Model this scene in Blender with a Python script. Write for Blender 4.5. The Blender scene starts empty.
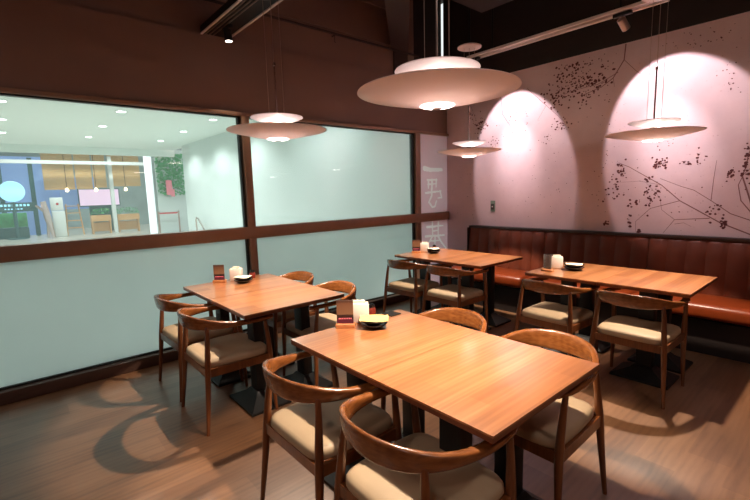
import bpy, bmesh, math, random
from mathutils import Vector, Matrix
PI = math.pi
scn = bpy.context.scene
COL = scn.collection
random.seed(7)

# ------------------------------------------------------------------ camera
def make_camera():
    r = Vector((0.65429, 0.75573, -0.02779)); u = Vector((-0.0840, 0.10915, 0.99047)); f = Vector((-0.75156, 0.64572, -0.13489))
    cd = bpy.data.cameras.new('camera'); co = bpy.data.objects.new('camera', cd); COL.objects.link(co)
    cd.sensor_width = 36; cd.lens = 20.378; cd.clip_start = .02
    M = Matrix((( r.x, u.x, -f.x, 4.160), (r.y, u.y, -f.y, -0.0404), (r.z, u.z, -f.z, 1.500), (0, 0, 0, 1)))
    co.matrix_world = M
    scn.camera = co
make_camera()

# ------------------------------------------------------------------ world, large lights, exposure
w = bpy.data.worlds.new('world'); scn.world = w; w.use_nodes = True
w.node_tree.nodes['Background'].inputs[0].default_value = (.82, .87, .86, 1)
w.node_tree.nodes['Background'].inputs[1].default_value = .85
scn.view_settings.view_transform = 'Standard'; scn.view_settings.look = 'None'
scn.view_settings.gamma = 1; scn.view_settings.use_curve_mapping = False
scn.view_settings.exposure = 0.48
scn.cycles.use_denoising = True
scn.cycles.max_bounces = 8; scn.cycles.transparent_max_bounces = 12
scn.cycles.sample_clamp_indirect = 6
scn.cycles.caustics_reflective = False; scn.cycles.caustics_refractive = False

WARM = (1, .82, .64); PINKW = (1, .80, .82); COOL = (.97, 1, .99)
E_PEND = 152; E_PEND_UP = 2.6; E_WASH = 55; E_CORE = 66; E_FILL = 12.5; E_CORR = 152
def light(name, kind, loc, energy, color, parent=None, aim=None, size=.05, angle=None, blend=.1):
    ld = bpy.data.lights.new(name, kind); lo = bpy.data.objects.new(name, ld); COL.objects.link(lo)
    ld.energy = energy; ld.color = color
    if kind == 'AREA': ld.size = size
    else: ld.shadow_soft_size = size
    if kind == 'SPOT': ld.spot_size = math.radians(angle); ld.spot_blend = blend
    lo.location = loc
    if aim is not None: lo.rotation_euler = (Vector(aim) - Vector(loc)).to_track_quat('-Z', 'Y').to_euler()
    if parent: lo.parent = parent
    return lo

# ------------------------------------------------------------------ material helpers
def s2l(c):
    return tuple(((v/12.92) if v <= .04045 else ((v+.055)/1.055)**2.4) for v in c)
def rgb(r, g, b): return s2l((r/255, g/255, b/255)) + (1,)
class NT:
    def __init__(s, name):
        s.m = bpy.data.materials.new(name); s.m.use_nodes = True; s.t = s.m.node_tree
        s.b = s.t.nodes['Principled BSDF']; s.out = s.t.nodes['Material Output']
    def n(s, typ, **kw):
        n = s.t.nodes.new(typ)
        for k, v in kw.items(): setattr(n, k, v)
        return n
    def l(s, a, b): s.t.links.new(a, b)
    def coords(s, scale=(1,1,1), out='Object', rnd=False):
        tc = s.n('ShaderNodeTexCoord'); mp = s.n('ShaderNodeMapping'); mp.inputs['Scale'].default_value = scale
        if rnd:
            oi = s.n('ShaderNodeObjectInfo'); mu = s.n('ShaderNodeMath', operation='MULTIPLY'); mu.inputs[1].default_value = 37.0
            s.l(oi.outputs['Random'], mu.inputs[0])
            ad = s.n('ShaderNodeVectorMath', operation='ADD'); s.l(tc.outputs[out], ad.inputs[0]); s.l(mu.outputs[0], ad.inputs[1])
            s.l(ad.outputs[0], mp.inputs[0])
        else: s.l(tc.outputs[out], mp.inputs[0])
        return mp.outputs[0]
    def noise(s, v, scale, detail=4, rough=.55):
        n = s.n('ShaderNodeTexNoise'); n.inputs['Scale'].default_value = scale; n.inputs['Detail'].default_value = detail
        n.inputs['Roughness'].default_value = rough; s.l(v, n.inputs['Vector']); return n.outputs[0]
    def ramp(s, fac, stops):
        r = s.n('ShaderNodeValToRGB'); e = r.color_ramp.elements
        e[0].position, e[0].color = stops[0]; e[1].position, e[1].color = stops[-1]
        for p, c in stops[1:-1]:
            k = e.new(p); k.color = c
        s.l(fac, r.inputs[0]); return r.outputs[0]
    def mix(s, fac, a, b, mode='MIX'):
        m = s.n('ShaderNodeMix', data_type='RGBA', blend_type=mode)
        for sock, v in ((m.inputs[0], fac), (m.inputs[6], a), (m.inputs[7], b)):
            if hasattr(v, 'is_linked'): s.l(v, sock)
            else: sock.default_value = v
        return m.outputs[2]
    def bump(s, h, strength=.2, dist=.01):
        b = s.n('ShaderNodeBump'); b.inputs['Strength'].default_value = strength; b.inputs['Distance'].default_value = dist
        s.l(h, b.inputs['Height']); s.l(b.outputs[0], s.b.inputs['Normal'])
    def set(s, **kw):
        for k, v in kw.items(): s.b.inputs[k.replace('_', ' ')].default_value = v
        return s
def plain(name, c, rough=.5, metal=0, var=.0, scale=20, bump=0):
    t = NT(name); t.set(Roughness=rough, Metallic=metal)
    if var or bump:
        nz = t.noise(t.coords(rnd=True), scale)
        k = 1 - var
        t.l(t.ramp(nz, [(.3, (c[0]*k, c[1]*k, c[2]*k, 1)), (.7, c)]), t.b.inputs['Base Color'])
        if bump: t.bump(nz, bump, .004)
    else: t.b.inputs['Base Color'].default_value = c
    return t.m
def emit(name, c, s):
    t = NT(name); t.set(Base_Color=c, Emission_Color=c, Emission_Strength=s); return t.m

def wood(name, dark, mid, lite, stretch, rough, plank=None, gscale=1.0, rnd=True, coat=0., crough=.24):
    """grain runs along the axis with the small stretch value; plank = (axis, width, cross length)"""
    t = NT(name); v = t.coords(stretch, rnd=rnd)
    g1 = t.noise(v, 3.2*gscale, 6, .6)
    wv = t.n('ShaderNodeTexWave', wave_type='BANDS', bands_direction='X' if stretch[0] > .5 else 'Y')
    wv.inputs['Scale'].default_value = 2.2*gscale; wv.inputs['Distortion'].default_value = 7; wv.inputs['Detail'].default_value = 3; wv.inputs['Detail Scale'].default_value = 1.2
    t.l(v, wv.inputs['Vector'])
    mx = t.n('ShaderNodeMath', operation='MULTIPLY_ADD'); mx.inputs[1].default_value = .10; t.l(wv.outputs[1], mx.inputs[0])
    sc = t.n('ShaderNodeMath', operation='MULTIPLY'); sc.inputs[1].default_value = .92; t.l(g1, sc.inputs[0]); t.l(sc.outputs[0], mx.inputs[2])
    c = t.ramp(mx.outputs[0], [(.25, dark), (.5, mid), (.78, lite)])
    if plank:
        ax, pw, pl = plank
        tc = t.n('ShaderNodeTexCoord'); sx = t.n('ShaderNodeSeparateXYZ'); t.l(tc.outputs['Object'], sx.inputs[0])
        def step(o, wd, off=None):
            d = t.n('ShaderNodeMath', operation='DIVIDE'); d.inputs[1].default_value = wd; t.l(o, d.inputs[0]); o = d.outputs[0]
            if off is not None:
                a = t.n('ShaderNodeMath', operation='ADD'); t.l(o, a.inputs[0]); t.l(off, a.inputs[1]); o = a.outputs[0]
            f = t.n('ShaderNodeMath', operation='FLOOR'); t.l(o, f.inputs[0]); return o, f.outputs[0]
        o1, f1 = step(sx.outputs[ax], pw)
        wn0 = t.n('ShaderNodeTexWhiteNoise', noise_dimensions='1D'); t.l(f1, wn0.inputs['W'])
        o2, f2 = step(sx.outputs[1-ax], pl, wn0.outputs['Value'])
        cb = t.n('ShaderNodeCombineXYZ'); t.l(f1, cb.inputs[0]); t.l(f2, cb.inputs[1])
        if rnd:
            oi = t.n('ShaderNodeObjectInfo'); t.l(oi.outputs['Random'], cb.inputs[2])
        wn = t.n('ShaderNodeTexWhiteNoise', noise_dimensions='3D'); t.l(cb.outputs[0], wn.inputs['Vector'])
        tone = t.ramp(wn.outputs['Value'], [(0, (.66, .60, .56, 1)), (.5, (.84, .81, .78, 1)), (1, (1.0, 1.0, 1.0, 1))])
        c = t.mix(1.0, c, tone, 'MULTIPLY')
    t.l(c, t.b.inputs['Base Color']); t.set(Roughness=rough)
    if coat: t.set(Coat_Weight=coat, Coat_Roughness=crough, Coat_IOR=1.7)
    t.bump(g1, .02, .002)
    return t.m

M = {}
M['table'] = wood('table_laminate', rgb(156, 98, 58), rgb(187, 123, 77), rgb(207, 146, 98), (7, .35, 1), .32, plank=(0, .098, 1.6), coat=1.0, crough=.16, gscale=.8)
M['edge'] = plain('table_edge', rgb(122, 66, 40), .4, var=.25, scale=30)
M['chair'] = wood('chair_walnut', rgb(84, 44, 20), rgb(110, 60, 28), rgb(132, 76, 38), (8, 8, 1.2), .30, coat=.35, gscale=1.2)
M['rail'] = wood('chair_rail_walnut', rgb(102, 56, 24), rgb(132, 76, 35), rgb(156, 96, 50), (2.5, 3, 16), .27, coat=.4, gscale=1.3)
M['seat'] = plain('beige_leatherette', rgb(182, 157, 126), .55, var=.12, scale=6, bump=.04)
M['black'] = plain('black_steel', rgb(14, 13, 14), .5, var=.2, scale=8)
M['black_shiny'] = plain('black_lacquer', rgb(20, 17, 17), .22)
M['chrome'] = plain('brushed_steel', rgb(205, 190, 185), .25, 1)
M['silver'] = plain('silver_paint', rgb(170, 150, 140), .35, .7)
M['white_paint'] = plain('white_enamel', rgb(235, 222, 218), .4)
def t_shade():
    t = NT('blush_white_acrylic'); t.set(Base_Color=rgb(238, 232, 238), Roughness=.45)
    tr = t.n('ShaderNodeBsdfTranslucent'); tr.inputs[0].default_value = rgb(250, 238, 238)
    m1 = t.n('ShaderNodeMixShader'); m1.inputs[0].default_value = .42; t.l(t.b.outputs[0], m1.inputs[1]); t.l(tr.outputs[0], m1.inputs[2]); t.l(m1.outputs[0], t.out.inputs[0])
    return t.m
M['shade'] = t_shade()
M['wire'] = plain('steel_wire', rgb(190, 165, 155), .35, .8)
M['dark_frame'] = plain('dark_gasket', rgb(24, 26, 25), .6)
M['floor'] = wood('floor_laminate', rgb(96, 62, 38), rgb(138, 98, 68), rgb(156, 116, 86), (3.4, .5, 1), .4, plank=(0, .19, 1.25), rnd=False, gscale=1.1, coat=.6, crough=.3)
M['bulkhead'] = plain('brown_board', rgb(130, 103, 92), .6, var=.08, scale=2.5)
M['frame'] = plain('bronze_frame', rgb(152, 120, 100), .42, .1, var=.12, scale=6)
M['sill'] = plain('dark_bronze_sill', rgb(84, 60, 50), .4, .1, var=.15, scale=5)
M['ceil'] = plain('black_ceiling', rgb(44, 34, 31), .8, var=.3, scale=3)
M['duct'] = plain('dark_duct', rgb(50, 36, 32), .7)
M['plaster'] = plain('plaster', rgb(190, 160, 150), .8)
M['branch'] = plain('mural_branch_ink', rgb(134, 94, 94), .8)
M['blossom'] = plain('mural_blossom_ink', rgb(98, 52, 54), .8)
M['napkin_box'] = plain('white_plastic', rgb(226, 212, 202), .4)
M['paper'] = plain('cream_paper', rgb(228, 196, 122), .7, var=.06, scale=12)
M['paper_white'] = plain('white_paper', rgb(240, 226, 205), .7)
M['base_wood'] = plain('pale_wood', rgb(196, 128, 80), .5, var=.2, scale=14)
M['cork'] = plain('amber_glaze', rgb(112, 42, 30), .2)
M['mesh_black'] = plain('black_mat', rgb(22, 18, 18), .7, var=.5, scale=120)
def t_wall():
    t = NT('mural_wallpaper'); v = t.coords()
    n1 = t.noise(v, 1.6, 6, .65); n2 = t.noise(v, 38, 3, .6)
    c = t.ramp(n1, [(.3, rgb(206, 182, 188)), (.55, rgb(217, 194, 199)), (.8, rgb(225, 204, 208))])
    sp = t.ramp(n2, [(.66, (1, 1, 1, 1)), (.74, (.74, .66, .66, 1))])
    t.l(t.mix(1, c, sp, 'MULTIPLY'), t.b.inputs['Base Color']); t.set(Roughness=.75)
    return t.m
M['mural'] = t_wall()
def t_leather(name='tan_leather', k=1.0, rough=.55):
    t = NT(name); v = t.coords()
    n1 = t.noise(v, 3, 5, .6); n2 = t.noise(v, 90, 3)
    t.l(t.ramp(n1, [(.3, rgb(92*k, 36*k, 12*k)), (.7, rgb(112*k, 46*k, 17*k))]), t.b.inputs['Base Color'])
    t.set(Roughness=rough); t.bump(n2, .08, .002); return t.m
M['leather'] = t_leather()
M['leather_seat_lit'] = t_leather('tan_leather_seat_lit', 1.18, .36)  # same leather as the backrest, lamplight on the seat put into a lighter tone
M['bench_dark'] = plain('bench_plinth', rgb(34, 24, 22), .6)
M['cap'] = plain('bench_cap_wood', rgb(48, 28, 22), .45)
def t_frost(name='frosted_film', tint=None, fwd=.28, dfac=.08, dcol=(.70, .76, .75, 1)):
    t = NT(name); v = t.coords(); nz = t.noise(v, 1.3, 3)
    tr = t.n('ShaderNodeBsdfTranslucent'); df = t.n('ShaderNodeBsdfDiffuse'); gl = t.n('ShaderNodeBsdfGlossy')
    c = t.ramp(nz, [(.3, (.73, .80, .79, 1)), (.7, (.79, .86, .85, 1))])
    if tint: c = t.mix(1, c, tint, 'MULTIPLY')
    t.l(c, tr.inputs[0]); df.inputs[0].default_value = dcol; gl.inputs['Roughness'].default_value = .35
    m1 = t.n('ShaderNodeMixShader'); m1.inputs[0].default_value = dfac; t.l(df.outputs[0], m1.inputs[2])
    rf = t.n('ShaderNodeBsdfRefraction'); rf.inputs['Roughness'].default_value = .55; rf.inputs['IOR'].default_value = 1.45; t.l(c, rf.inputs[0])
    m0 = t.n('ShaderNodeMixShader'); m0.inputs[0].default_value = fwd; t.l(tr.outputs[0], m0.inputs[1]); t.l(rf.outputs[0], m0.inputs[2]); t.l(m0.outputs[0], m1.inputs[1])
    m2 = t.n('ShaderNodeMixShader'); m2.inputs[0].default_value = .05; t.l(m1.outputs[0], m2.inputs[1]); t.l(gl.outputs[0], m2.inputs[2])
    t.l(m2.outputs[0], t.out.inputs[0]); return t.m
M['frost'] = t_frost()
M['callig'] = t_frost('clear_lettering', (1.13, .96, 1.0, 1), 0, .4, rgb(250, 240, 240))
M['panel'] = t_frost('pink_film', (.95, .60, .69, 1), 0, .4, rgb(236, 196, 208))
def t_glass(name, haze, tint):
    t = NT(name)
    tp = t.n('ShaderNodeBsdfTransparent'); tp.inputs[0].default_value = tint
    df = t.n('ShaderNodeBsdfTranslucent'); df.inputs[0].default_value = (.8, .95, .94, 1)
    gl = t.n('ShaderNodeBsdfGlossy'); gl.inputs['Roughness'].default_value = .0
    lw = t.n('ShaderNodeLayerWeight'); lw.inputs[0].default_value = .5
    pw = t.n('ShaderNodeMath', operation='POWER'); pw.inputs[1].default_value = 5; t.l(lw.outputs['Facing'], pw.inputs[0])
    fr = t.n('ShaderNodeMath', operation='MULTIPLY_ADD'); fr.inputs[1].default_value = .96; fr.inputs[2].default_value = .04; t.l(pw.outputs[0], fr.inputs[0])
    m1 = t.n('ShaderNodeMixShader'); m1.inputs[0].default_value = haze; t.l(tp.outputs[0], m1.inputs[1]); t.l(df.outputs[0], m1.inputs[2])
    m2 = t.n('ShaderNodeMixShader'); t.l(fr.outputs[0], m2.inputs[0]); t.l(m1.outputs[0], m2.inputs[1]); t.l(gl.outputs[0], m2.inputs[2])
    t.l(m2.outputs[0], t.out.inputs[0]); return t.m
M['glass'] = t_glass('clear_pane', .10, (.97, .975, .97, 1))
M['tumbler'] = t_glass('tumbler_glass', .10, (.80, .74, .72, 1))
M['lamp'] = emit('lamp_opal', (1, .84, .78, 1), 7)
M['lamp_small'] = emit('spot_lens', (1, .82, .70, 1), 8)
M['downlight'] = emit('downlight_lens', (.9, 1, .98, 1), 9)
# mall
M['corr_ceil'] = plain('mall_ceiling', rgb(225, 238, 234), .8)
M['corr_wall'] = plain('mall_concrete', rgb(205, 220, 218), .6, var=.06, scale=1.2)
M['corr_floor'] = plain('mall_floor', rgb(190, 190, 180), .25, var=.05, scale=1)
M['bamboo'] = plain('bamboo_blind', rgb(214, 176, 120), .6, var=.2, scale=12)
M['pine'] = plain('pine', rgb(205, 160, 110), .6)
M['teal'] = plain('teal_board', rgb(38, 92, 96), .6)
M['leaf'] = plain('green_leaf', rgb(80, 184, 116), .6, var=.4, scale=9)
M['blue'] = emit('blue_screen_wall', (.18, .30, .58, 1), .36)
M['signglow'] = emit('cyan_sign', (.35, .75, .95, 1), .75)
M['screen'] = emit('bright_screen', (.80, .62, .85, 1), .55)
M['bulb'] = emit('cafe_bulb', (1, .75, .4, 1), 5)
M['pink'] = plain('pink_card', rgb(240, 130, 150), .6)
M['red'] = plain('red_belt', rgb(200, 50, 60), .5)
M['far'] = plain('far_shop', rgb(150, 168, 166), .7, var=.2, scale=1.5)
M['col'] = plain('mall_column', rgb(220, 228, 226), .5)

# ------------------------------------------------------------------ mesh helpers
class MB:
    def __init__(s): s.bm = bmesh.new()
    def box(s, c, d, bev=0, seg=2, rot=None):
        r = bmesh.ops.create_cube(s.bm, size=1); vs = r['verts']
        bmesh.ops.scale(s.bm, vec=d, verts=vs)
        if bev:
            es = list({e for v in vs for e in v.link_edges})
            rb = bmesh.ops.bevel(s.bm, geom=es, offset=bev, segments=seg, affect='EDGES', profile=.5, clamp_overlap=True)
            vs = list({v for f in rb['faces'] for v in f.verts} | {v for v in vs if v.is_valid})
        if rot is not None: bmesh.ops.rotate(s.bm, cent=(0,0,0), matrix=rot, verts=vs)
        bmesh.ops.translate(s.bm, vec=c, verts=vs); return vs
    def b2(s, lo, hi, bev=0, seg=2):
        return s.box([(a+b)/2 for a, b in zip(lo, hi)], [abs(b-a) for a, b in zip(lo, hi)], bev, seg)
    def rings(s, rings, close_ring=True, caps=True, loop=False):
        V = [[s.bm.verts.new(p) for p in r] for r in rings]; n = len(V[0])
        for i in range(len(V) - (0 if loop else 1)):
            A, B = V[i], V[(i+1) % len(V)]
            for k in range(n if close_ring else n-1):
                s.bm.faces.new((A[k], A[(k+1) % n], B[(k+1) % n], B[k]))
        if caps and not loop:
            s.bm.faces.new(V[0][::-1]); s.bm.faces.new(V[-1])
    def tube(s, pts, rad, n=10):
        pts = [Vector(p) for p in pts]; rs = rad if hasattr(rad, '__len__') else [rad]*len(pts); R = []
        prev = None
        for i, p in enumerate(pts):
            t = (pts[min(i+1, len(pts)-1)] - pts[max(i-1, 0)]).normalized()
            a = prev if prev is not None else (Vector((0,0,1)) if abs(t.z) < .9 else Vector((1,0,0)))
            x = (a - t*a.dot(t)).normalized(); prev = x; y = t.cross(x)
            R.append([p + (x*math.cos(2*PI*k/n) + y*math.sin(2*PI*k/n))*rs[i] for k in range(n)])
        s.rings(R)
    def lathe(s, prof, n=48, c=(0,0,0), close=False):
        R = []
        for r, z in prof: R.append([(c[0]+max(r, 1e-4)*math.cos(2*PI*k/n), c[1]+max(r, 1e-4)*math.sin(2*PI*k/n), c[2]+z) for k in range(n)])
        s.rings(R, caps=not close, loop=close)
    def build(s, name, mat, parent=None, kind=None, loc=None, sharp=35):
        bmesh.ops.remove_doubles(s.bm, verts=s.bm.verts, dist=1e-6)
        bmesh.ops.recalc_face_normals(s.bm, faces=s.bm.faces)
        me = bpy.data.meshes.new(name); s.bm.to_mesh(me); s.bm.free()
        me.polygons.foreach_set('use_smooth', [True]*len(me.polygons)); me.set_sharp_from_angle(angle=math.radians(sharp))
        me.materials.append(mat if not isinstance(mat, str) else M[mat])
        o = bpy.data.objects.new(name, me); COL.objects.link(o)
        if parent: o.parent = parent
        if kind: o['kind'] = kind
        if loc: o.location = loc
        return o
def tag(o, label, cat, group=None):
    o['label'] = label; o['category'] = cat
    if group: o['group'] = group
    return o
def thing(name, label, cat, loc=(0,0,0), rz=0, group=None):
    o = bpy.data.objects.new(name, None); COL.objects.link(o); o.location = loc; o.rotation_euler = (0, 0, rz)
    o.empty_display_size = .1
    return tag(o, label, cat, group)
def dup(root, label, loc, rz=0, group=None):
    r = root.copy(); COL.objects.link(r); r.location = loc; r.rotation_euler = (0, 0, rz); r['label'] = label
    if group: r['group'] = group
    for ch in list(root.children):
        c = ch.copy(); COL.objects.link(c); c.parent = r
        for g in list(ch.children):
            d = g.copy(); COL.objects.link(d); d.parent = c
    return r
def struct(name, lo, hi, mat, parent=None, bev=0):
    m = MB(); m.b2(lo, hi, bev); return m.build(name, mat, parent, 'structure')

# ------------------------------------------------------------------ room shell
XR, YF, ZC = 7.0, -3.6, 4.2
struct('floor', (-.05, YF, -.06), (XR, 5.1, 0), 'floor')
struct('ceiling', (-.2, YF, ZC), (XR, 5.1, ZC+.1), 'ceil')
wb = struct('wall_back', (-.05, 4.997, 0), (XR, 5.12, 2.958), 'mural')
struct('wall_back_upper', (-.05, 4.985, 2.958), (XR, 5.12, ZC), 'ceil')
struct('wall_right', (XR, YF, 0), (XR+.1, 5.1, ZC), 'plaster')
struct('wall_front', (-.2, YF-.1, 0), (XR, YF, ZC), 'plaster')
wl = struct('wall_left', (-.16, YF, 2.30), (0, 4.997, 3.0), 'bulkhead')
m = MB()   # boarded wall above the bulkhead, set a little back, with board seams
for a, b in ((3.006, 3.36), (3.366, 3.78), (3.786, ZC)):
    m.b2((-.16, YF, a), (-.03, 4.35, b), .003, 1)
m.build('wall_left_upper', 'bulkhead', wl, 'structure')
struct('wall_left_recess', (-.16, 4.35, 3.0), (-.10, 4.997, ZC), 'ceil')
struct('wall_left_rear', (-.16, YF, 0), (0, -1.62, 2.30), 'bulkhead')

# window wall: frame members, then panes
FX0, FX1 = -.07, .03
struct('trim_1', (FX0, -1.62, 2.284), (.035, 4.997, 2.32), 'frame', bev=.004)          # head
struct('trim_2', (FX0, -1.62, 1.062), (.04, 4.997, 1.182), 'frame', bev=.004)       # transom
struct('trim_3', (FX0, 1.815, .12), (.036, 1.893, 2.284), 'frame', bev=.004)          # mullion
struct('trim_4', (FX0, 4.29, .12), (.036, 4.385, 2.284), 'frame', bev=.004)          # column
struct('trim_5', (FX0, -1.62, .0), (.065, 4.997, .098), 'sill', bev=.006)            # bottom rail
struct('trim_6', (FX0, -1.62, .0), (.036, -1.54, 2.284), 'frame', bev=.004)
m = MB()                                                                            # pane gaskets
for y0, y1 in ((1.789, 1.815), (4.255, 4.29)):
    for z0, z1 in ((.098, 1.062), (1.182, 2.284)): m.b2((-.05, y0, z0), (.004, y1, z1))
for z0, z1 in ((2.272, 2.284), (.098, .112)): m.b2((-.05, -1.54, z0), (.004, 4.29, z1))
m.build('trim_7', 'dark_frame', None, 'structure')
struct('window_1', (-.030, -1.54, 1.182), (-.022, 1.789, 2.276), 'glass')
struct('window_2', (-.030, 1.893, 1.182), (-.022, 4.255, 2.276), 'glass')
struct('window_3', (-.030, -1.54, .112), (-.022, 1.789, 1.062), 'frost')
struct('window_4', (-.030, 1.893, .112), (-.022, 4.255, 1.062), 'frost')
# brushed characters on the pink panel (y, z) strokes
ST = [(.046, [(4.499, 1.815), (4.617, 1.797), (4.871, 1.800)]),
 (.022, [(4.563, 1.652), (4.767, 1.657)]), (.024, [(4.58, 1.646), (4.579, 1.538)]), (.022, [(4.754, 1.657), (4.743, 1.55)]), (.018, [(4.571, 1.589), (4.744, 1.599)]),
 (.022, [(4.526, 1.468), (4.854, 1.49)]), (.026, [(4.658, 1.652), (4.646, 1.422), (4.588, 1.338)]), (.022, [(4.588, 1.332), (4.66, 1.26), (4.72, 1.27), (4.75, 1.347)]), (.02, [(4.832, 1.491), (4.867, 1.393), (4.786, 1.389)]),
 (.022, [(4.539, .979), (4.895, .974)]), (.022, [(4.657, 1.038), (4.663, .837)]), (.022, [(4.791, 1.029), (4.779, .827)]), (.016, [(4.656, .912), (4.78, .911)]),
 (.024, [(4.507, .845), (4.926, .829)]), (.022, [(4.655, .838), (4.60, .77), (4.535, .717)]), (.024, [(4.779, .827), (4.86, .72), (4.962, .627)]), (.016, [(4.601, .769), (4.824, .757)]), (.022, [(4.712, .827), (4.71, .669)])]
def ribbon(mb, pts, wd, plane, off, taper=True):
    """flat stroke on a wall: plane 'x' has (y,z) points, plane 'y' has (x,z) points"""
    P = [Vector((a, b)) for a, b in pts]
    Q = [P[0]]
    for a, b in zip(P, P[1:]):
        for k in range(1, 5): Q.append(a.lerp(b, k/4))
    L, Rr = [], []
    for i, p in enumerate(Q):
        t = (Q[min(i+1, len(Q)-1)] - Q[max(i-1, 0)]).normalized(); nrm = Vector((-t.y, t.x))
        f = 1 - .65*i/len(Q) if taper else 1 - .35*math.sin(PI*i/(len(Q)-1))*.8
        L.append(p + nrm*wd/2*f*1.0); Rr.append(p - nrm*wd/2*f)
    mk = (lambda q: (off, q.x, q.y)) if plane == 'x' else (lambda q: (q.x, off, q.y))
    vl = [mb.bm.verts.new(mk(q)) for q in L]; vr = [mb.bm.verts.new(mk(q)) for q in Rr]
    for i in range(len(Q)-1): mb.bm.faces.new((vl[i], vl[i+1], vr[i+1], vr[i]))
def panel_film():
    y0, y1, z0, z1, c = 4.385, 4.997, .098, 2.284, .0061
    ny, nz = round((y1-y0)/c), round((z1-z0)/c)
    segs = []
    for wd, pts in ST:
        n = len(pts) - 1
        for i, (p, q) in enumerate(zip(pts, pts[1:])): segs.append((p, q, wd*.80*(1 - .35*i/max(n, 1)), wd*.80*(1 - .35*(i+1)/max(n, 1))))
    def inside(y, z):
        for (ay, az), (by, bz), ra, rb in segs:
            if not (min(ay, by)-.05 < y < max(ay, by)+.05 and min(az, bz)-.05 < z < max(az, bz)+.05): continue
            dy, dz = by-ay, bz-az; u = max(0, min(1, ((y-ay)*dy + (z-az)*dz)/(dy*dy+dz*dz)))
            if (y-ay-u*dy)**2 + (z-az-u*dz)**2 < (ra + (rb-ra)*u)**2: return True
        return False
    V = [(0, y0 + (y1-y0)*i/ny, z0 + (z1-z0)*j/nz) for j in range(nz+1) for i in range(ny+1)]
    Fc = [(j*(ny+1)+i, j*(ny+1)+i+1, (j+1)*(ny+1)+i+1, (j+1)*(ny+1)+i) for j in range(nz) for i in range(ny)]
    me = bpy.data.meshes.new('wall_panel'); me.from_pydata(V, [], Fc); me.materials.append(M['panel']); me.materials.append(M['callig'])
    me.polygons.foreach_set('material_index', [int(inside(y0 + (y1-y0)*(i+.5)/ny, z0 + (z1-z0)*(j+.5)/nz)) for j in range(nz) for i in range(ny)])
    o = bpy.data.objects.new('wall_panel', me); COL.objects.link(o); o['kind'] = 'structure'; return o
panel_film()

# mural printed on the back wall
BR=[(0.012,[(3.602,0.966),(3.484,1.029),(3.265,1.127),(2.937,1.333),(2.773,1.491),(2.465,1.691),(2.362,1.739)]),
(0.009,[(3.9,1.02),(3.624,1.128),(3.475,1.157),(3.335,1.213),(3.184,1.333),(3.047,1.433),(2.939,1.473),(2.758,1.557)]),
(0.006,[(3.184,1.333),(3.191,1.526),(3.203,1.705)]),(0.006,[(2.937,1.333),(2.686,1.254),(2.556,1.115),(2.561,1.004)]),
(0.007,[(3.184,1.166),(2.904,1.145),(2.811,1.004)]),(0.004,[(2.904,1.145),(2.787,1.242),(2.769,1.36),(2.632,1.522)]),
(0.004,[(2.906,1.101),(2.981,1.116),(3.047,1.081)]),(0.003,[(2.773,1.491),(2.571,1.538),(2.371,1.531)]),
(0.009,[(3.518,1.17),(3.401,1.332),(3.373,1.473),(3.403,1.564),(3.484,1.662)]),(0.014,[(3.60,1.02),(3.52,1.147),(3.429,1.448),(3.395,1.553),(3.416,1.632),(3.426,1.745),(3.455,1.833),(3.6,2.0)]),
(0.012,[(2.377,2.95),(2.367,2.795),(2.268,2.634),(2.153,2.564),(1.962,2.517)]),(0.005,[(2.367,2.795),(2.478,2.667),(2.577,2.569)]),
(0.005,[(2.268,2.634),(2.286,2.538)]),(0.007,[(0.902,2.691),(0.935,2.456),(1.056,2.286)]),(0.005,[(0.315,2.95),(0.42,2.67),(0.522,2.437)]),
(0.005,[(1.273,2.721),(1.527,2.475),(1.745,2.265),(1.676,2.159)]),(0.003,[(1.527,2.475),(1.417,2.311)]),(0.006,[(2.316,2.683),(2.116,2.6),(1.852,2.587),(1.64,2.535)])]
CL=[(1.874,2.604,0.265,0.169,110,1),(2.070,2.673,0.168,0.107,50,1.1),(1.640,2.535,0.121,0.093,35,1),(1.723,2.222,0.105,0.065,40,0.8),(1.552,2.102,0.101,0.071,12,0.7),
(1.835,2.810,0.145,0.08,60,1),(1.782,2.622,0.119,0.116,30,0.8),(2.018,2.521,0.111,0.084,22,0.7),(2.115,2.828,0.159,0.08,20,0.6),(0.589,2.347,0.092,0.119,40,1.1),
(0.817,2.106,0.087,0.074,14,0.9),(0.420,2.534,0.055,0.077,14,1),(1.199,2.342,0.218,0.200,22,0.6),(2.750,1.712,0.072,0.046,38,0.9),(2.396,1.668,0.046,0.060,22,1),
(2.322,1.463,0.073,0.142,26,1),(2.685,1.414,0.079,0.106,34,1),(2.522,1.294,0.098,0.039,14,1.1),(2.263,1.091,0.032,0.026,10,1.2),(2.492,1.141,0.025,0.062,7,1.3),
(3.219,1.235,0.077,0.058,14,1),(3.294,1.128,0.026,0.054,16,1.3),(3.068,1.751,0.044,0.083,14,0.8),(3.312,1.557,0.033,0.057,12,1.2),(3.411,1.701,0.028,0.138,30,1.1),
(2.598,1.02,0.024,0.011,5,1.4),(2.958,1.698,0.042,0.035,10,0.8),(2.677,1.560,0.047,0.026,7,1),(2.763,1.891,0.131,0.046,9,0.7),(3.011,2.824,0.229,0.09,30,0.5),
(3.256,2.515,0.090,0.181,20,0.5),(1.493,1.423,0.583,0.453,60,0.45),(0.316,1.441,0.280,0.530,25,0.45),(2.231,1.853,0.163,0.531,30,0.5),(2.836,1.360,0.508,0.314,40,0.5)]
YM = 4.997
m = MB()
for k, (wd, pts) in enumerate(BR): ribbon(m, pts, wd*1.1, 'y', YM - .001 - k*.00006)
m.build('mural_branches', 'branch', wb, 'structure')
m = MB(); q = 0
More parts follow.
